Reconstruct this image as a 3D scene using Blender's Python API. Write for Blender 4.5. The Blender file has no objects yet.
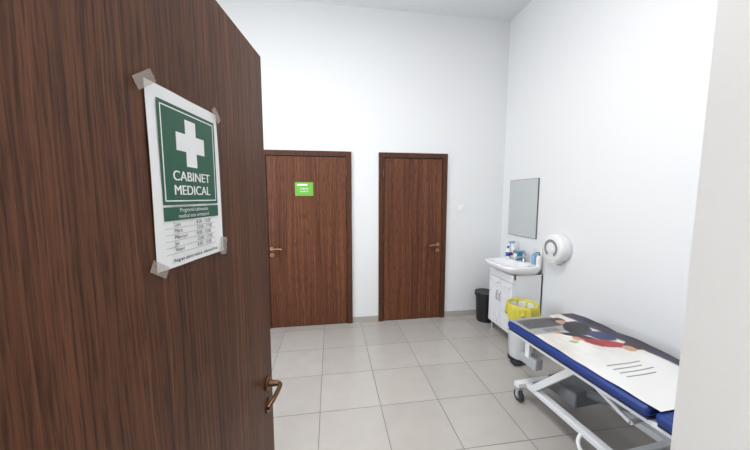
import bpy, bmesh, math, random
from mathutils import Vector, Matrix
random.seed(3)
S=bpy.context.scene
S.view_settings.view_transform='Standard'
S.view_settings.look='None'
def lin(c):
    return tuple(((x/255)/12.92 if x/255<=.04045 else ((x/255+.055)/1.055)**2.4) for x in c)+(1,)
# ---------------- materials
class NT:
    def __init__(s,name):
        s.m=bpy.data.materials.new(name); s.m.use_nodes=True
        s.t=s.m.node_tree; s.b=s.t.nodes['Principled BSDF']; s.out=s.t.nodes['Material Output']
    def n(s,typ,**k):
        nd=s.t.nodes.new(typ)
        for a,v in k.items():
            if a.startswith('i_'): nd.inputs[a[2:].replace('_',' ')].default_value=v
            else: setattr(nd,a,v)
        return nd
    def l(s,a,b): s.t.links.new(a,b)
    def math(s,op,a,b=None,c=None):
        nd=s.t.nodes.new('ShaderNodeMath'); nd.operation=op
        for i,v in enumerate((a,b,c)):
            if v is None: continue
            if isinstance(v,(int,float)): nd.inputs[i].default_value=v
            else: s.l(v,nd.inputs[i])
        return nd.outputs[0]
    def mix(s,f,a,b):
        nd=s.t.nodes.new('ShaderNodeMix'); nd.data_type='RGBA'
        for i,v in ((0,f),(6,a),(7,b)):
            if isinstance(v,(int,float,tuple)): nd.inputs[i].default_value=v
            else: s.l(v,nd.inputs[i])
        return nd.outputs[2]
def plain(name,col,rough=.5,metal=0,var=.04,spec=.5,bump=0,scale=30,alpha=1,trans=0):
    k=NT(name); c=lin(col)
    tc=k.n('ShaderNodeTexCoord'); nz=k.n('ShaderNodeTexNoise'); nz.inputs['Scale'].default_value=scale
    k.l(tc.outputs['Object'],nz.inputs['Vector'])
    d=tuple(x*(1-var*2) for x in c[:3])+(1,); e=tuple(min(1,x*(1+var)) for x in c[:3])+(1,)
    k.l(k.mix(nz.outputs['Fac'],d,e),k.b.inputs['Base Color'])
    k.b.inputs['Roughness'].default_value=rough; k.b.inputs['Metallic'].default_value=metal
    k.b.inputs['Specular IOR Level'].default_value=spec
    k.b.inputs['Alpha'].default_value=alpha
    k.b.inputs['Transmission Weight'].default_value=trans
    if bump:
        bp=k.n('ShaderNodeBump'); bp.inputs['Strength'].default_value=bump; bp.inputs['Distance'].default_value=.002
        k.l(nz.outputs['Fac'],bp.inputs['Height']); k.l(bp.outputs[0],k.b.inputs['Normal'])
    return k.m
def wood(name,dark,mid,light,gs=1.0,ox=0.0,wob=.13,fs=1.0,zs=.55):
    k=NT(name); tc=k.n('ShaderNodeTexCoord'); sp=k.n('ShaderNodeSeparateXYZ'); k.l(tc.outputs['Object'],sp.inputs[0])
    X,Y,Z=sp.outputs
    def comb(a,b,c):
        cb=k.n('ShaderNodeCombineXYZ')
        for i,v in enumerate((a,b,c)):
            if isinstance(v,(int,float)): cb.inputs[i].default_value=v
            else: k.l(v,cb.inputs[i])
        return cb.outputs[0]
    def noise(v,sc,det=3,r=.5):
        n=k.n('ShaderNodeTexNoise'); n.inputs['Scale'].default_value=sc; n.inputs['Detail'].default_value=det; n.inputs['Roughness'].default_value=r
        k.l(v,n.inputs['Vector']); return n.outputs['Fac']
    low=noise(comb(k.math('ADD',k.math('MULTIPLY',X,2.6),ox),0,k.math('MULTIPLY',Z,zs)),1.6,2)
    jit=noise(comb(k.math('MULTIPLY',X,30),ox,k.math('MULTIPLY',Z,4)),1.0,2)
    xp=k.math('ADD',k.math('ADD',k.math('MULTIPLY',low,wob),X),k.math('MULTIPLY',jit,.004))
    rings=noise(comb(k.math('MULTIPLY',xp,105*gs),ox,k.math('MULTIPLY',Z,.6)),1.0,3,.6)
    fine=noise(comb(k.math('MULTIPLY',xp,330*gs*fs),0,k.math('MULTIPLY',Z,9)),1.0,3,.6)
    tone=noise(comb(k.math('MULTIPLY',xp,9),ox,k.math('MULTIPLY',Z,.5)),1.0,2)
    r1=k.n('ShaderNodeValToRGB'); cr=r1.color_ramp
    cr.elements[0].position=.32; cr.elements[0].color=lin(dark); cr.elements[1].position=.64; cr.elements[1].color=lin(light)
    e=cr.elements.new(.47); e.color=lin(mid)
    k.l(k.math('ADD',k.math('MULTIPLY',rings,.7),k.math('MULTIPLY',tone,.3)),r1.inputs[0])
    fm=k.n('ShaderNodeMapRange'); k.l(fine,fm.inputs[0]); fm.inputs[1].default_value=.36; fm.inputs[2].default_value=.53; fm.inputs[3].default_value=.7; fm.inputs[4].default_value=0
    dk=tuple(x*.8 for x in dark)
    k.l(k.mix(fm.outputs[0],r1.outputs[0],lin(dk)),k.b.inputs['Base Color'])
    k.b.inputs['Roughness'].default_value=.45; k.b.inputs['Specular IOR Level'].default_value=.25
    bp=k.n('ShaderNodeBump'); bp.inputs['Strength'].default_value=.3; bp.inputs['Distance'].default_value=.001
    k.l(fine,bp.inputs['Height']); k.l(bp.outputs[0],k.b.inputs['Normal'])
    return k.m
def tiles():
    k=NT('floor_tiles'); tc=k.n('ShaderNodeTexCoord'); sp=k.n('ShaderNodeSeparateXYZ'); k.l(tc.outputs['Object'],sp.inputs[0])
    def ax(o,off):
        t=k.math('DIVIDE',k.math('SUBTRACT',o,off),.46); fr=k.math('FRACT',t)
        d=k.math('MINIMUM',fr,k.math('SUBTRACT',1.0,fr))
        return k.math('FLOOR',t),d
    fx,dx=ax(sp.outputs[0],-.10); fy,dy=ax(sp.outputs[1],2.06)
    d=k.math('MINIMUM',dx,dy)
    g=k.n('ShaderNodeMapRange'); k.l(d,g.inputs[0]); g.inputs[1].default_value=.0045; g.inputs[2].default_value=.008; g.inputs[3].default_value=1; g.inputs[4].default_value=0
    cb=k.n('ShaderNodeCombineXYZ'); k.l(fx,cb.inputs[0]); k.l(fy,cb.inputs[1])
    wn=k.n('ShaderNodeTexWhiteNoise'); k.l(cb.outputs[0],wn.inputs['Vector'])
    nz=k.n('ShaderNodeTexNoise'); nz.inputs['Scale'].default_value=7; nz.inputs['Detail'].default_value=6; k.l(tc.outputs['Object'],nz.inputs['Vector'])
    f=k.math('ADD',k.math('MULTIPLY',wn.outputs['Value'],.45),k.math('MULTIPLY',nz.outputs['Fac'],.55))
    base=k.mix(f,lin((164,159,153)),lin((182,177,171)))
    k.l(k.mix(g.outputs[0],base,lin((116,112,108))),k.b.inputs['Base Color'])
    k.l(k.math('ADD',k.math('MULTIPLY',g.outputs[0],.4),.24),k.b.inputs['Roughness'])
    bp=k.n('ShaderNodeBump'); bp.inputs['Strength'].default_value=.4; bp.inputs['Distance'].default_value=.002
    k.l(k.math('SUBTRACT',1.0,g.outputs[0]),bp.inputs['Height']); k.l(bp.outputs[0],k.b.inputs['Normal'])
    return k.m
M={}
M['wall']=plain('wall_paint',(226,227,228),.85,var=.01,spec=.2,bump=.05,scale=60)
M['ceil']=plain('ceiling_paint',(222,224,227),.9,var=.01,spec=.1)
M['floor']=tiles()
M['skirt']=plain('skirting_tile',(172,166,158),.35)
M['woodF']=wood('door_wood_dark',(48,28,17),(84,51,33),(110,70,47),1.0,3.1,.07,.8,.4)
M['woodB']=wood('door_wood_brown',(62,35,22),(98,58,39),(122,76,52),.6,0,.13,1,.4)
M['woodC']=wood('door_wood_brown_b',(62,35,22),(98,58,39),(122,76,52),.6,7.7,.13,1,.4)
M['frame']=wood('frame_wood',(50,29,20),(78,46,31),(96,59,41),.8,5,.05)
M['bronze']=plain('bronze_metal',(104,74,52),.32,.85)
M['white']=plain('white_plastic',(232,232,230),.35,var=.01)
M['lac']=plain('white_lacquer',(230,232,235),.3,var=.01)
M['cer']=plain('ceramic',(240,240,240),.12,var=.005)
M['metalw']=plain('white_metal',(222,224,226),.35,var=.01)
M['chrome']=plain('chrome',(200,200,205),.12,1)
M['mirror']=plain('mirror_glass',(225,228,228),.03,1,var=0)
M['medge']=plain('mirror_edge',(90,95,95),.3)
M['black']=plain('black_plastic',(28,28,30),.4)
M['rubber']=plain('rubber',(45,45,48),.6)
M['grey']=plain('grey_plastic',(120,124,128),.3)
M['lgrey']=plain('light_grey_plastic',(165,168,172),.3)
M['dsp']=plain('dispenser_window',(140,145,152),.15)
M['blue']=plain('blue_vinyl',(22,52,124),.4,bump=.1,scale=80)
M['blued']=plain('blue_dark',(16,34,84),.5)
M['yellow']=plain('yellow_bag',(200,190,72),.35,bump=.5,scale=14)
M['paper']=plain('paper',(232,233,234),.6,var=.005)
M['green']=plain('sign_green',(22,84,60),.4,var=.02)
M['lime']=plain('lime_label',(108,176,60),.5,var=.02)
M['ink']=plain('ink',(40,45,48),.6)
M['inkl']=plain('ink_light',(110,120,118),.6)
M['tape']=plain('clear_tape',(190,180,170),.2,alpha=.34)
M['teal']=plain('teal_box',(70,140,165),.4)
M['bluepl']=plain('light_blue_plastic',(130,172,205),.3)
M['bluec']=plain('blue_cap',(40,90,170),.3)
M['red']=plain('red_plastic',(170,70,70),.4)
k=NT('fill_diffuser'); k.b.inputs['Emission Color'].default_value=(1,.98,.95,1); k.b.inputs['Emission Strength'].default_value=4; M['lampm']=k.m  # glow for the added room ceiling fixture
# ---------------- mesh helpers
def link(o,parent=None):
    S.collection.objects.link(o)
    if parent: o.parent=parent
    return o
def empty(name,loc=(0,0,0),rz=0):
    e=bpy.data.objects.new(name,None); e.location=loc; e.rotation_euler=(0,0,rz); e.empty_display_size=.1
    return link(e)
def obj(name,bm,mat,parent=None,smooth=False,bev=0,seg=3):
    me=bpy.data.meshes.new(name); bmesh.ops.recalc_face_normals(bm,faces=bm.faces); bm.to_mesh(me); bm.free()
    if smooth:
        for p in me.polygons: p.use_smooth=True
    me.materials.append(mat); o=bpy.data.objects.new(name,me); link(o,parent)
    if bev:
        b=o.modifiers.new('b','BEVEL'); b.width=bev; b.segments=seg; b.limit_method='ANGLE'; b.harden_normals=False
        for p in me.polygons: p.use_smooth=True
        try: me.set_sharp_from_angle(angle=math.radians(35))
        except Exception: pass
    return o
def bbox(bm,a,b):
    vs=[bm.verts.new((x,y,z)) for x in (a[0],b[0]) for y in (a[1],b[1]) for z in (a[2],b[2])]
    for f in ((0,1,3,2),(4,6,7,5),(0,4,5,1),(2,3,7,6),(0,2,6,4),(1,5,7,3)): bm.faces.new([vs[i] for i in f])
def box(name,a,b,mat,parent=None,bev=0,seg=3):
    bm=bmesh.new(); bbox(bm,a,b); return obj(name,bm,mat,parent,bev=bev,seg=seg)
def boxes(name,lst,mat,parent=None,bev=0):
    bm=bmesh.new()
    for a,b in lst: bbox(bm,a,b)
    return obj(name,bm,mat,parent,bev=bev)
def lathe(name,prof,mat,parent=None,c=(0,0,0),axis='z',n=40,cap=False):
    bm=bmesh.new(); rings=[]
    for r,h in prof:
        ring=[]
        for i in range(n):
            t=2*math.pi*i/n
            if axis=='z': p=(r*math.cos(t),r*math.sin(t),h)
            elif axis=='x': p=(h,r*math.cos(t),r*math.sin(t))
            else: p=(r*math.cos(t),h,r*math.sin(t))
            ring.append(bm.verts.new((p[0]+c[0],p[1]+c[1],p[2]+c[2])))
        rings.append(ring)
    for a,b in zip(rings,rings[1:]):
        for i in range(n): bm.faces.new((a[i],a[(i+1)%n],b[(i+1)%n],b[i]))
    bm.faces.new(rings[0]); bm.faces.new(rings[-1])
    o=obj(name,bm,mat,parent,smooth=True)
    try: o.data.set_sharp_from_angle(angle=math.radians(40))
    except Exception: pass
    return o
def tube(name,pts,r,mat,parent=None,cyc=False,kind='POLY',res=6):
    cu=bpy.data.curves.new(name,'CURVE'); cu.dimensions='3D'; cu.bevel_depth=r; cu.bevel_resolution=res; cu.use_fill_caps=True
    sp=cu.splines.new('POLY'); sp.points.add(len(pts)-1)
    for i,p in enumerate(pts): sp.points[i].co=(*p,1)
    sp.use_cyclic_u=cyc; sp.use_smooth=True
    cu.materials.append(mat); o=bpy.data.objects.new(name,cu); link(o,parent)
    dg=bpy.context.evaluated_depsgraph_get(); me=bpy.data.meshes.new_from_object(o.evaluated_get(dg)); 
    bpy.data.objects.remove(o); o=bpy.data.objects.new(name,me); link(o,parent)
    if not me.materials: me.materials.append(mat)
    return o
def smoothpts(pts,n=8):
    P=[Vector(p) for p in pts]; out=[]
    for i in range(len(P)-1):
        a=P[max(i-1,0)];b=P[i];c=P[i+1];d=P[min(i+2,len(P)-1)]
        for j in range(n):
            t=j/n
            out.append(.5*((2*b)+(-a+c)*t+(2*a-5*b+4*c-d)*t*t+(-a+3*b-3*c+d)*t**3))
    out.append(P[-1]); return [tuple(v) for v in out]
def text(name,s,loc,size,mat,parent,rot=(math.pi/2,0,0),align='CENTER',off=0,sx=1):
    cu=bpy.data.curves.new(name,'FONT'); cu.body=s; cu.size=size; cu.align_x=align; cu.align_y='CENTER'; cu.offset=off
    cu.materials.append(mat); o=bpy.data.objects.new(name,cu); o.location=loc; o.rotation_euler=rot; o.scale=(sx,1,1)
    return link(o,parent)
def poly(name,pts,mat,parent=None):
    bm=bmesh.new(); bm.faces.new([bm.verts.new(p) for p in pts]); return obj(name,bm,mat,parent)
# ---------------- room
XL,XR,YB,YF,ZC=-2.1,2.27,3.58,.32,3.80
box('floor',(XL-.2,-2.6,-.1),(XR+.2,YB+.2,0),M['floor'])
box('ceiling',(XL-.2,YF-.35,ZC),(XR+.2,YB+.2,ZC+.1),M['ceil'])
L0,L1,R0,R1=-.80,.255,.59,1.478; DT=2.145
box('wall_back',(XL-.2,YB,0),(XR+.2,YB+.2,ZC),M['wall'])
box('wall_right',(XR,-2.6,0),(XR+.2,YB,ZC),M['wall'])
wy0,wy1,wz0,wz1=1.0,2.7,.95,2.9
boxes('wall_left',[((XL-.2,-2.6,0),(XL,wy0,ZC)),((XL-.2,wy1,0),(XL,YB,ZC)),((XL-.2,wy0,0),(XL,wy1,wz0)),((XL-.2,wy0,wz1),(XL,wy1,ZC))],M['wall'])
JX=.484
boxes('wall_front',[((XL,-.03,0),(-.42,YF,ZC)),((JX,-.03,0),(XR,YF,ZC)),((-.42,-.03,2.12),(JX,YF,ZC))],M['wall'])
box('ceiling_corridor',(XL-.2,-2.6,2.9),(XR,-.03,3.0),M['ceil'])
box('wall_corridor',(XL-.2,-2.7,0),(XR+.2,-2.6,3.0),M['wall'])
w=empty('window_1')
boxes('window_frame',[((XL-.12,wy0,wz0),(XL-.06,wy0+.06,wz1)),((XL-.12,wy1-.06,wz0),(XL-.06,wy1,wz1)),((XL-.12,wy0,wz0),(XL-.06,wy1,wz0+.06)),((XL-.12,wy0,wz1-.06),(XL-.06,wy1,wz1)),((XL-.12,1.81,wz0),(XL-.06,1.89,wz1))],M['white'],w,bev=.004)
box('window_sill',(XL-.1,wy0-.04,wz0-.03),(XL+.12,wy1+.04,wz0),M['white'],w,bev=.006)
boxes('baseboard_back',[((XL,YB-.01,0),(L0,YB,.075)),((L1,YB-.01,0),(R0,YB,.075)),((R1,YB-.01,0),(XR,YB,.075))],M['skirt'],bev=.002)
box('baseboard_right',(XR-.01,YF,0),(XR,YB-.01,.075),M['skirt'],bev=.002)
box('baseboard_left',(XL,YF,0),(XL+.01,YB-.01,.075),M['skirt'],bev=.002)
# ---------------- back doors
def lever(par,x,z,y,dirx,mat):
    lathe('rose',[(.0,0),(.025,0),(.026,-.004),(.024,-.009),(.012,-.010),(.010,-.045),(.0,-.045)],mat,par,(x,y,z),'y',28)
    tube('lever',smoothpts([(x,y-.03,z),(x,y-.048,z),(x+dirx*.02,y-.053,z),(x+dirx*.07,y-.052,z+.004),(x+dirx*.118,y-.050,z-.004)]),.0095,mat,par)
    lathe('key_rose',[(.0,0),(.024,0),(.024,-.005),(.0,-.007)],mat,par,(x,y,z-.075),'y',28)
    box('keyhole',(x-.003,y-.0085,z-.085),(x+.003,y-.0055,z-.066),M['black'],par)
M['brlight']=plain('bronze_light',(178,138,104),.3,.8)
def backdoor(name,x0,x1,mat,hx,dirx):
    d=empty(name); fw=.062; y=YB
    boxes('frame',[((x0,y-.024,0),(x0+fw,y,DT)),((x1-fw,y-.024,0),(x1,y,DT)),((x0+fw,y-.024,DT-fw),(x1-fw,y,DT))],M['frame'],d,bev=.004)
    boxes('gap',[((x0+fw,y-.004,.0),(x1-fw,y,DT-fw))],M['black'],d)
    box('leaf',(x0+fw+.006,y-.015,.008),(x1-fw-.006,y-.004,DT-fw-.008),mat,d,bev=.003)
    lever(d,hx,.985,y-.015,dirx,M['brlight'])
    hs=x0+fw if dirx<0 else x1-fw
    for i,z in enumerate((.25,1.05,1.85)): lathe('hinge_%d'%i,[(0,0),(.008,.0),(.008,.09),(0,.09)],M['bronze'],d,(hs,y-.028,z),'z',16)
    return d
backdoor('door_2',L0,L1,M['woodB'],-.70,1)
backdoor('door_3',R0,R1,M['woodC'],1.365,-1)
lb=empty('door_label')
box('label_sheet',(-.415,YB-.0175,1.615),(-.205,YB-.0165,1.775),M['lime'],lb)
box('label_panel',(-.39,YB-.0183,1.735),(-.27,YB-.0176,1.755),M['paper'],lb)
text('label_text','Cabinet\nmedical',(-.31,YB-.0186,1.685),.032,M['paper'],lb)
sw=empty('light_switch')
box('plate',(1.645,YB-.009,1.42),(1.725,YB,1.50),M['white'],sw,bev=.004)
box('rocker',(1.66,YB-.014,1.435),(1.71,YB-.008,1.485),M['white'],sw,bev=.003)
# ---------------- foreground door
A=math.atan2(.9905,.1374)
hl=(-.217-.9*.1374,1.03-.9*.9905,0)
d1=empty('door_1',hl,A)
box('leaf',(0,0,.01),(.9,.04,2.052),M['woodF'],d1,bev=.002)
hx,hz=.850,.966
lathe('rose',[(0,0),(.023,0),(.024,-.004),(.022,-.008),(.011,-.009),(.0085,-.040),(0,-.040)],M['bronze'],d1,(hx,0,hz),'y',32)
tube('lever',smoothpts([(hx,-.03,hz),(hx,-.042,hz),(hx-.012,-.048,hz),(hx-.045,-.050,hz+.002),(hx-.08,-.047,hz-.002),(hx-.108,-.040,hz-.008)]),.0072,M['bronze'],d1)
lathe('key_rose',[(0,0),(.024,0),(.024,-.005),(0,-.007)],M['bronze'],d1,(hx,0,hz-.08),'y',28)
box('latch_plate',(.899,.008,hz-.12),(.9015,.030,hz+.09),M['bronze'],d1)
for i,z in enumerate((.25,1.05,1.85)): lathe('hinge_%d'%i,[(0,0),(.008,.0),(.008,.1),(0,.1)],M['bronze'],d1,(-.004,-.006,z),'z',16)
# poster
ps=empty('medical_office_sign',(hl[0],hl[1],1.474),A)
px,W,Hh=.386,.211,.312
bm=bmesh.new(); N=14
g=[[bm.verts.new((px+W*i/N,-.0018-.0012*math.sin(3*i/N*2+j/N*3)**2-(.006*max(0,(i/N-.8)*5)**2*(1-j/N)*.5),Hh*j/N)) for j in range(N+1)] for i in range(N+1)]
for i in range(N):
    for j in range(N): bm.faces.new((g[i][j],g[i+1][j],g[i+1][j+1],g[i][j+1]))
obj('sheet',bm,M['paper'],ps,smooth=True)
def P(name,x0,z0,x1,z1,mat,y=-.0036): return box(name,(px+x0,y,z0),(px+x1,y+.0002,z1),mat,ps)
P('green_panel',.022,.112,.197,.290,M['green'])
t=.0022
for i,(a,b,c,d) in enumerate([(.028,.118,.191,.118+t),(.028,.284-t,.191,.284),(.028,.118,.028+t,.284),(.191-t,.118,.191,.284)]): P('border_%d'%i,a,b,c,d,M['paper'],-.0038)
cx,cz,ar,hw=.1095,.228,.044,.0165
P('cross_v',cx-hw,cz-ar,cx+hw,cz+ar,M['paper'],-.0038); P('cross_h',cx-ar,cz-hw,cx+ar,cz+hw,M['paper'],-.0039)
def bold(name,s,z,size,sx):
    for j,dx in enumerate((-.0006,0,.0006)): text('%s_%d'%(name,j),s,(px+cx+dx,-.0040-.00002*j,z),size,M['paper'],ps,sx=sx)
bold('cabinet_text','CABINET',.164,.0255,1.14); bold('medical_text','MEDICAL',.138,.0255,1.10)
P('header_strip',.022,.084,.197,.108,M['green'])
text('header_text','Programul cabinetului',(px+cx,-.0040,.102),.0105,M['paper'],ps)
text('header_text2','medical este urmatorul:',(px+cx,-.0040,.091),.0105,M['paper'],ps)
for i,dn in enumerate(('Luni','Marti','Miercuri','Joi','Vineri')):
    z=.0765-.0115*i
    text('day_%d'%i,dn,(px+.045,-.0042,z),.0105,M['ink'],ps,align='LEFT')
    text('hour_%d'%i,'%d:00 - %d:00'%(8+i%2*4,13+i%2*4),(px+.11,-.0052,z),.0105,M['ink'],ps,align='LEFT')
    P('rule_%d'%i,.022,z-.0062,.180,z-.0057,M['inkl'],-.0042)
text('foot_text','Program cabinet medical - informatii la tel.',(px+cx,-.0062,.012),.0085,M['ink'],ps,off=.0002)
def tp(i,x,z,w,h,r):
    o=box('tape_%d'%i,(-w/2,-.0003,-h/2),(w/2,0,h/2),M['tape'],ps); o.location=(px+x,-.0066,z); o.rotation_euler=(0,r,0)
tp(0,-.004,.308,.046,.020,math.radians(-35)); tp(1,.205,.31,.034,.018,math.radians(45))
tp(2,.0,.006,.040,.020,math.radians(30)); tp(3,.209,.012,.028,.040,math.radians(10))
# ---------------- mirror
m=empty('wall_mirror')
box('glass_back',(XR-.012,2.90,1.13),(XR-.001,3.42,1.81),M['medge'],m,bev=.002)
box('glass',(XR-.0145,2.905,1.135),(XR-.0121,3.415,1.805),M['mirror'],m)
# ---------------- dispenser
dp=empty('paper_roll_dispenser'); c=(XR,2.545,1.095)
lathe('housing',[(0,-.001),(.135,-.001),(.14,-.01),(.14,-.085),(.134,-.108),(.12,-.118),(0,-.120)],M['white'],dp,c,'x',56)
bm=bmesh.new(); n=30; ri=[];ro=[]
for i in range(n+1):
    a=math.radians(-60+300*i/n)
    ri.append(bm.verts.new((c[0]-.1215,c[1]+.060*math.cos(a),c[2]+.060*math.sin(a)))); ro.append(bm.verts.new((c[0]-.1215,c[1]+.088*math.cos(a),c[2]+.088*math.sin(a))))
for i in range(n): bm.faces.new((ri[i],ri[i+1],ro[i+1],ro[i]))
obj('level_window',bm,M['dsp'],dp)
lathe('hub',[(0,-.118),(.045,-.118),(.041,-.126),(0,-.127)],M['white'],dp,c,'x',40)
box('outlet',(XR-.11,c[1]-.05,.945),(XR-.015,c[1]+.05,.985),M['white'],dp,bev=.01)
box('paper_tail',(XR-.07,c[1]-.03,.925),(XR-.067,c[1]+.03,.95),M['paper'],dp)
# ---------------- vanity
v=empty('washbasin_cabinet')
cx0,cy0,cy1=1.91,2.77,3.22; ct=.76; XW=XR-.001
boxes('carcass',[((cx0+.02,cy0,.10),(XW,cy0+.018,ct)),((cx0+.02,cy1-.018,.10),(XW,cy1,ct)),((cx0+.02,cy0,.10),(XW,cy1,.118)),((XW-.02,cy0,.1),(XW,cy1,ct)),((cx0+.02,cy0,ct-.05),(cx0+.04,cy1,ct))],M['lac'],v,bev=.002)
mid=(cy0+cy1)/2
for i,(a,b) in enumerate([(cy0+.003,mid-.003),(mid+.003,cy1-.003)]):
    box('cabinet_door_%d'%i,(cx0,a,.105),(cx0+.018,b,ct-.09),M['lac'],v,bev=.003)
    boxes('panel_trim_%d'%i,[((cx0-.006,a+.03,.15),(cx0,a+.045,.62)),((cx0-.006,b-.045,.15),(cx0,b-.03,.62)),((cx0-.006,a+.03,.15),(cx0,b-.03,.165)),((cx0-.006,a+.03,.605),(cx0,b-.03,.62))],M['lac'],v,bev=.002)
    hy=mid+(-.03 if i==0 else .03)
    tube('pull_%d'%i,smoothpts([(cx0,hy,.52),(cx0-.022,hy,.515),(cx0-.024,hy,.47),(cx0-.022,hy,.425),(cx0,hy,.42)],4),.005,M['chrome'],v)
box('top_rail',(cx0,cy0+.003,ct-.085),(cx0+.018,cy1-.003,ct-.003),M['lac'],v,bev=.003)
for i,(x,y) in enumerate([(cx0+.04,cy0+.03),(cx0+.04,cy1-.03),(XR-.05,cy0+.03),(XR-.05,cy1-.03)]): lathe('foot_%d'%i,[(0,0),(.018,0),(.016,.10),(0,.10)],M['chrome'],v,(x,y,0),'z',20)
bm=bmesh.new(); n=56; by0,by1,bx0,bx1=2.73,3.26,1.82,XR-.002
ccx,ccy=(bx0+bx1)/2,(by0+by1)/2; ax,ay=(bx1-bx0)/2,(by1-by0)/2
def se(rx,ry,z,ex,ox=0):
    r=[]
    for i in range(n):
        t=2*math.pi*i/n; c_,s_=math.cos(t),math.sin(t)
        r.append(bm.verts.new((ccx+ox+rx*abs(c_)**(2/ex)*(1 if c_>=0 else -1),ccy+ry*abs(s_)**(2/ex)*(1 if s_>=0 else -1),z)))
    return r
rs=[se(ax*.55,ay*.6,.76,3,ax*.3),se(ax*.8,ay*.86,.765,3.5,ax*.18),se(ax*.95,ay*.96,.80,4,ax*.05),se(ax,ay,.835,5),se(ax*.995,ay*.995,.853,5),se(ax*.96,ay*.965,.858,5),
    se(ax*.70,ay*.83,.855,3,-.035),se(ax*.65,ay*.79,.842,2.8,-.035),se(ax*.55,ay*.66,.79,2.5,-.035),se(ax*.3,ay*.35,.77,2.2,-.03),se(.02,.02,.768,2,-.03)]
for a,b in zip(rs,rs[1:]):
    for i in range(n): bm.faces.new((a[i],a[(i+1)%n],b[(i+1)%n],b[i]))
bm.faces.new(rs[0]); bm.faces.new(rs[-1])
obj('basin',bm,M['cer'],v,smooth=True)
lathe('drain',[(0,.7682),(.018,.7685),(.016,.772),(0,.772)],M['chrome'],v,(ccx-.03,ccy,0),'z',24)
fx=XR-.075
lathe('faucet_body',[(0,.857),(.026,.857),(.024,.866),(.021,.87),(.021,.925),(.024,.93),(.022,.955),(0,.958)],M['chrome'],v,(fx,ccy,0),'z',28)
tube('faucet_spout',smoothpts([(fx,ccy,.90),(fx-.05,ccy,.915),(fx-.11,ccy,.905),(fx-.125,ccy,.885)],5),.011,M['chrome'],v)
tube('faucet_handle',smoothpts([(fx,ccy,.955),(fx-.03,ccy,.972),(fx-.09,ccy,.985)],4),.008,M['chrome'],v)
def pump(name,x,y,z,r,h,mat,pm):
    e=empty(name)
    lathe('bottle',[(0,0),(r*.95,0),(r,.005),(r,h*.7),(r*.8,h*.82),(r*.4,h*.88),(r*.4,h*.93),(0,h*.93)],mat,e,(x,y,z),'z',28)
    lathe('collar',[(0,h*.93),(r*.45,h*.93),(r*.45,h),(0,h)],pm,e,(x,y,z),'z',24)
    tube('nozzle',[(x,y,z+h*.95),(x,y,z+h*1.16),(x-.035,y,z+h*1.17),(x-.042,y,z+h*1.13)],.005,pm,e)
    return e
TZ=.858
pump('soap_pump_bottle',XR-.05,2.785,TZ,.028,.125,M['white'],M['black'])
pump('hand_sanitizer_bottle',XR-.045,2.87,TZ,.026,.14,M['bluepl'],M['white'])
e=empty('tissue_box'); box('carton',(XR-.12,3.055,TZ),(XR-.03,3.135,TZ+.11),M['teal'],e,bev=.002); box('label',(XR-.1212,3.065,TZ+.02),(XR-.1202,3.125,TZ+.08),M['paper'],e); 
poly('tissue',[(XR-.10,3.08,TZ+.1103),(XR-.05,3.11,TZ+.1103),(XR-.055,3.11,TZ+.15),(XR-.10,3.085,TZ+.14)],M['paper'],e)
e=empty('spray_bottle'); sx_,sy_=XR-.08,3.20
lathe('body',[(0,0),(.033,0),(.035,.01),(.035,.12),(.012,.165),(.012,.185),(0,.185)],M['white'],e,(sx_,sy_,TZ),'z',28)
box('trigger_head',(sx_-.055,sy_-.011,TZ+.185),(sx_+.02,sy_+.011,TZ+.212),M['bluepl'],e,bev=.005); tube('trigger',[(sx_-.03,sy_,TZ+.19),(sx_-.045,sy_,TZ+.14)],.005,M['bluepl'],e)
lathe('band',[(.0352,.04),(.0356,.04),(.0356,.075),(.0352,.075)],M['red'],e,(sx_,sy_,TZ),'z',28)
e=empty('disinfectant_bottle')
lathe('body',[(0,0),(.024,0),(.026,.006),(.026,.10),(.012,.122),(.012,.126),(0,.126)],M['white'],e,(XR-.15,3.19,TZ),'z',28)
lathe('cap',[(0,.126),(.014,.126),(.013,.152),(0,.153)],M['bluec'],e,(XR-.15,3.19,TZ),'z',24)
lathe('label',[(.0262,.03),(.0265,.03),(.0265,.08),(.0262,.08)],M['bluec'],e,(XR-.15,3.19,TZ),'z',28)
# ---------------- bins
b=empty('black_waste_bin')
lathe('body',[(0,0),(.095,0),(.10,.01),(.12,.36),(.128,.365),(.128,.38),(.118,.38),(.115,.36),(.096,.02),(0,.02)],M['black'],b,(1.965,3.40,0),'z',40)
lathe('liner_rim',[(.119,.382),(.130,.384),(.131,.34),(.1285,.34)],M['black'],b,(1.965,3.40,0),'z',40)
b=empty('medical_waste_bin'); bx,by=1.845,2.50
lathe('body',[(0,.03),(.105,.03),(.11,.04),(.128,.52),(.133,.53),(.133,.545),(.125,.545),(.12,.52),(.103,.05),(0,.05)],M['metalw'],b,(bx,by,0),'z',44)
bm=bmesh.new(); n=72; R=[]
for r,z,wv in [(.113,.34,.0),(.120,.48,.004),(.126,.560,.006),(.134,.572,.006),(.142,.565,.007),(.147,.53,.010),(.150,.49,.014),(.152,.45,.018)]:
    R.append([])
    for i in range(n):
        a=2*math.pi*i/n; rr=r+wv*(math.sin(9*a+z*9)*.6+math.sin(17*a)*.4)
        R[-1].append(bm.verts.new((bx+rr*math.cos(a),by+rr*math.sin(a),z+(.03*math.sin(5*a)+.012*math.sin(11*a) if z<.47 and r>.14 else 0))))
for a,c_ in zip(R,R[1:]):
    for i in range(n): bm.faces.new((a[i],a[(i+1)%n],c_[(i+1)%n],c_[i]))
obj('yellow_bag',bm,M['yellow'],b,smooth=True)
lathe('base_ring',[(0,0),(.114,0),(.116,.008),(.114,.034),(0,.034)],M['black'],b,(bx,by,0),'z',40)
box('pedal',(bx-.15,by-.13,.012),(bx-.06,by-.05,.026),M['black'],b,bev=.005)
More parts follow.
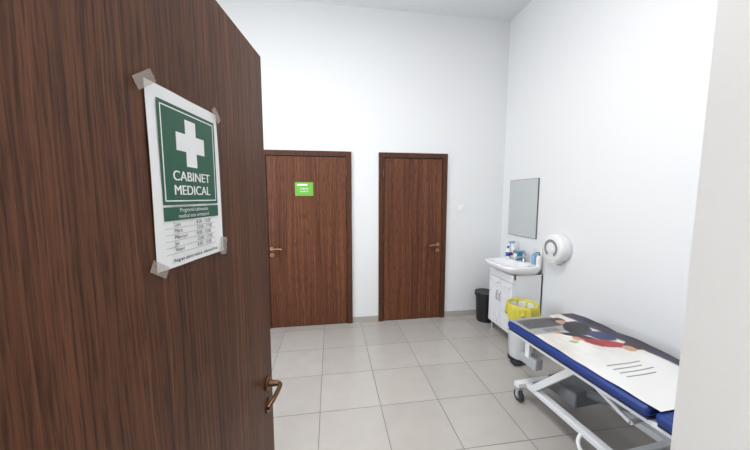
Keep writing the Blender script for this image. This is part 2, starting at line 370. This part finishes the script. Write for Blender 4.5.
# ---------------- couch
th=math.radians(4.3); CX,CY=1.385,2.06
q=empty('examination_couch',(CX,CY,0),th)
cw=.64; T=.615
def pad(name,y0,y1,lift=0):
    return box(name,(0,y0,T-.056),(cw,y1,T),M['blue'],q,bev=.022,seg=5)
pad('mattress_back',-1.00,0); pad('mattress_seat',-1.66,-1.02)
boxes('pad_board',[((.015,-.99,T-.070),(cw-.015,-.01,T-.0565)),((.015,-1.65,T-.070),(cw-.015,-1.03,T-.0565))],M['blued'],q)
z1=T-.100
def rt(name,pts,r=.018,m='metalw'): return tube(name,pts,r,M[m],q)
boxes('top_frame',[((.03,-1.62,z1),(.07,-.04,z1+.03)),((cw-.07,-1.62,z1),(cw-.03,-.04,z1+.03)),((.07,-.08,z1),(cw-.07,-.04,z1+.03)),((.07,-1.04,z1),(cw-.07,-1.0,z1+.03)),((.07,-1.62,z1),(cw-.07,-1.58,z1+.03))],M['metalw'],q,bev=.004)
boxes('base_frame',[((.09,-1.50,.12),(.14,-.14,.16)),((cw-.14,-1.50,.12),(cw-.09,-.14,.16)),((.02,-.14,.12),(cw-.02,-.09,.16)),((.02,-1.55,.12),(cw-.02,-1.50,.16)),((.14,-.82,.12),(cw-.14,-.78,.16))],M['metalw'],q,bev=.005)
def bar(name,p0,p1,w,h,mat='metalw'):
    a=Vector(p0);b_=Vector(p1); L=(b_-a).length
    o=box(name,(-w/2,-h/2,0),(w/2,h/2,L),M[mat],q,bev=.004); o.location=a
    o.rotation_mode='QUATERNION'; o.rotation_quaternion=(b_-a).to_track_quat('Z','Y'); return o
for i,x in enumerate((.10,cw-.10)):
    bar('arm_far_%d'%i,(x,-.20,.15),(x,-.55,z1+.012),.03,.045); bar('arm_near_%d'%i,(x,-.98,.15),(x,-1.33,z1+.012),.03,.045)
rt('cross_tube_far',[(.05,-.55,z1),(cw-.05,-.55,z1)]); rt('cross_tube_near',[(.05,-1.33,z1),(cw-.05,-1.33,z1)])
rt('cross_tube_low',[(.115,-.20,.15),(cw-.115,-.20,.15)]); rt('cross_tube_low2',[(.115,-.98,.15),(cw-.115,-.98,.15)])
rt('actuator',[(cw/2,-.25,.17),(cw/2,-.70,.34)],.028,'grey'); rt('actuator_rod',[(cw/2,-.70,.34),(cw/2,-1.30,z1)],.014,'chrome')
rt('backrest_strut',[(.12,-.85,.40),(.16,-.30,z1+.04)],.013); rt('backrest_strut2',[(cw-.12,-.85,.40),(cw-.16,-.30,z1+.04)],.013)
rt('strut_cross',[(.12,-.85,.40),(cw-.12,-.85,.40)],.013)
rt('pedal_bar',smoothpts([(.10,-1.40,.13),(.03,-1.30,.07),(.03,-.70,.07),(.10,-.60,.13)],5),.012)
box('control_box',(.05,-.26,.33),(.12,-.10,.41),M['lgrey'],q,bev=.01); box('control_bracket',(.045,-.20,.40),(.065,-.16,z1+.01),M['metalw'],q)
box('motor_box',(.20,-.46,.16),(.44,-.22,.27),M['grey'],q,bev=.015)
for i,(x,y) in enumerate([(.05,-.115),(cw-.05,-.115),(.05,-1.525),(cw-.05,-1.525)]):
    lathe('caster_stem_%d'%i,[(0,.07),(.012,.07),(.012,.12),(0,.12)],M['chrome'],q,(x,y,0),'z',16)
    lathe('caster_wheel_%d'%i,[(0,-.014),(.042,-.014),(.048,-.008),(.048,.008),(.042,.014),(0,.014)],M['rubber'],q,(x,y,.048),'x',28)
    lathe('caster_hub_%d'%i,[(0,-.017),(.022,-.017),(.022,.017),(0,.017)],M['grey'],q,(x,y,.048),'x',20)
    boxes('caster_fork_%d'%i,[((x-.024,y-.014,.045),(x-.019,y+.014,.10)),((x+.019,y-.014,.045),(x+.024,y+.014,.10)),((x-.024,y-.018,.098),(x+.024,y+.018,.104))],M['lgrey'],q,bev=.002)
# banner sheet
k=NT('banner_print'); tc=k.n('ShaderNodeTexCoord'); sp=k.n('ShaderNodeSeparateXYZ'); k.l(tc.outputs['UV'],sp.inputs[0])
U,V=sp.outputs[0],sp.outputs[1]   # U across (0 left edge..1 wall side), V along (0 far..1 near)
def nzz(sc,det,ofs=0):
    nz=k.n('ShaderNodeTexNoise'); nz.inputs['Scale'].default_value=sc; nz.inputs['Detail'].default_value=det
    mp=k.n('ShaderNodeMapping'); mp.inputs['Location'].default_value=(ofs,ofs*.7,0); k.l(tc.outputs['UV'],mp.inputs[0]); k.l(mp.outputs[0],nz.inputs['Vector']); return nz.outputs['Fac']
n1=k.math('MULTIPLY',k.math('SUBTRACT',nzz(9,2),.5),.06); n2=k.math('MULTIPLY',k.math('SUBTRACT',nzz(9,2,5),.5),.06)
Un=k.math('ADD',U,n1); Vn=k.math('ADD',V,n2)
def sm(x,lo,hi):
    m_=k.n('ShaderNodeMapRange'); k.l(x,m_.inputs[0]); m_.inputs[1].default_value=lo; m_.inputs[2].default_value=hi; m_.inputs[3].default_value=0; m_.inputs[4].default_value=1; return m_.outputs[0]
def rect(a,b,c,d,u=U,vv=V,s=.01):
    m1=k.math('MULTIPLY',sm(u,a,a+s),k.math('SUBTRACT',1.0,sm(u,b,b+s)))
    m2=k.math('MULTIPLY',sm(vv,c,c+s),k.math('SUBTRACT',1.0,sm(vv,d,d+s))); return k.math('MULTIPLY',m1,m2)
def ell(cu,cv,ru,rv,sl=0,s=.15):
    du_=k.math('SUBTRACT',Un,cu); dv_=k.math('SUBTRACT',k.math('SUBTRACT',Vn,cv),k.math('MULTIPLY',du_,sl))
    du=k.math('DIVIDE',du_,ru); dv=k.math('DIVIDE',dv_,rv)
    return k.math('SUBTRACT',1.0,sm(k.math('ADD',k.math('MULTIPLY',du,du),k.math('MULTIPLY',dv,dv)),1-s,1+s))
def L(c,m): 
    global col
    col=k.mix(m,col,lin(c))
col=k.mix(sm(nzz(4,3,2),.35,.65),lin((206,200,192)),lin((226,223,218)))
col=k.mix(sm(V,.50,.70),col,lin((226,225,222)))
# laptop
L((150,148,148),rect(-1,.60,-1,.25,Un,V,.02))
br=k.n('ShaderNodeTexBrick'); br.inputs['Scale'].default_value=30; br.inputs['Color1'].default_value=lin((48,48,52)); br.inputs['Color2'].default_value=lin((66,64,68)); br.inputs['Mortar'].default_value=lin((150,148,148)); br.inputs['Mortar Size'].default_value=.012
k.l(tc.outputs['UV'],br.inputs['Vector'])
col=k.mix(rect(.05,.54,.03,.17),col,br.outputs['Color'])
L((120,118,120),rect(.20,.40,.185,.235))
# desk / background along the wall side
col=k.mix(sm(k.math('ADD',Un,k.math('MULTIPLY',Vn,-.10)),.78,.81),col,k.mix(nzz(10,4,9),lin((26,26,34)),lin((66,58,80))))
# lying figures: head, dark torso, trousers, arm, red garment
L((70,46,40),ell(.60,.09,.09,.05))            # hair
L((188,142,120),ell(.60,.125,.06,.035))       # face
L((30,30,40),ell(.64,.24,.20,.10,-.2))        # dark jacket
L((30,30,40),ell(.46,.33,.16,.035,.6))        # sleeve
L((186,140,118),ell(.31,.26,.045,.028))       # hand
L((44,54,92),ell(.74,.37,.15,.07,.1))         # jeans
L((164,44,48),ell(.62,.46,.20,.055,.25))      # red garment
L((140,36,42),ell(.50,.41,.10,.03,.8))        # red sleeve
L((190,146,124),ell(.40,.37,.045,.025))       # hand
L((60,40,38),ell(.84,.53,.09,.045))           # hair
L((192,150,130),ell(.74,.545,.06,.035))       # face
L((150,170,120),ell(.30,.40,.05,.02))
# text lines and logo
for i in range(4): L((120,120,124),rect(.20,.60-.06*(i%2),.66+.035*i,.668+.035*i,U,V,.002))
L((44,44,50),rect(.66,.80,.86,.93))
k.l(col,k.b.inputs['Base Color']); k.b.inputs['Roughness'].default_value=.38
bm=bmesh.new(); uvl=bm.loops.layers.uv.new('UVMap'); NX,NY=24,40
G=[]
for i in range(NX+1):
    row=[]
    for j in range(NY+1):
        u=i/NX; vv=j/NY
        x=.012+u*(cw-.020); y=-.010-vv*1.03
        z=T+.004+.003*math.sin(vv*17+u*3)**2+.004*math.sin(u*6+vv*5)**2
        z+=.012*max(0,(u-.9)*10)**1.5*abs(math.sin(vv*9))
        row.append(bm.verts.new((x,y,z)))
    G.append(row)
for i in range(NX):
    for j in range(NY):
        f=bm.faces.new((G[i][j],G[i+1][j],G[i+1][j+1],G[i][j+1]))
        for lp,(a,c_) in zip(f.loops,((i,j),(i+1,j),(i+1,j+1),(i,j+1))): lp[uvl].uv=(a/NX,c_/NY)
bn=empty('printed_banner_sheet',(CX,CY,0),th)
obj('sheet',bm,k.m,bn,smooth=True)
# ---------------- lights
def area(name,loc,rot,sx,sy,e,col=(1,1,1)):
    l=bpy.data.lights.new(name,'AREA'); l.shape='RECTANGLE'; l.size=sx; l.size_y=sy; l.energy=e; l.color=col
    o=bpy.data.objects.new(name,l); o.location=loc; o.rotation_euler=rot; return link(o)
area('daylight_window',(XL-.05,1.85,1.95),(0,math.radians(-90),0),1.9,1.6,64,(.955,.98,1))
cl=empty('unseen_ceiling_lamp')  # added ceiling fixture, out of view, put in to light the room
box('housing',(-.4,1.0,ZC-.05),(.8,1.6,ZC),M['white'],cl,bev=.005)
box('diffuser',(-.37,1.03,ZC-.056),(.77,1.57,ZC-.0505),M['lampm'],cl)
area('ceiling_light',(.2,1.3,ZC-.07),(0,0,0),1.1,.5,50,(.995,.995,1))  # fill light below the added room fixture
cl=empty('unseen_ceiling_lamp.001')
box('housing',(-.9,-1.5,2.85),(.1,-.9,2.9),M['white'],cl,bev=.005)
area('corridor_light',(-.4,-1.2,2.83),(0,0,0),.9,.5,80,(1,.98,.94))
w=bpy.data.worlds.new('World'); S.world=w; w.use_nodes=True
nt=w.node_tree; bg=nt.nodes['Background']; sky=nt.nodes.new('ShaderNodeTexSky')
try: sky.sky_type='NISHITA'; sky.sun_disc=False; sky.sun_elevation=math.radians(40)
except Exception: pass
nt.links.new(sky.outputs[0],bg.inputs['Color']); bg.inputs['Strength'].default_value=.25
# ---------------- camera
cam=bpy.data.cameras.new('camera'); cam.lens=290*36/750; cam.sensor_width=36; cam.clip_start=.02
co=bpy.data.objects.new('camera',cam); co.location=(0,0,1.6)
co.rotation_euler=(math.radians(90-5.5),0,math.radians(-8.67)); link(co); S.camera=co
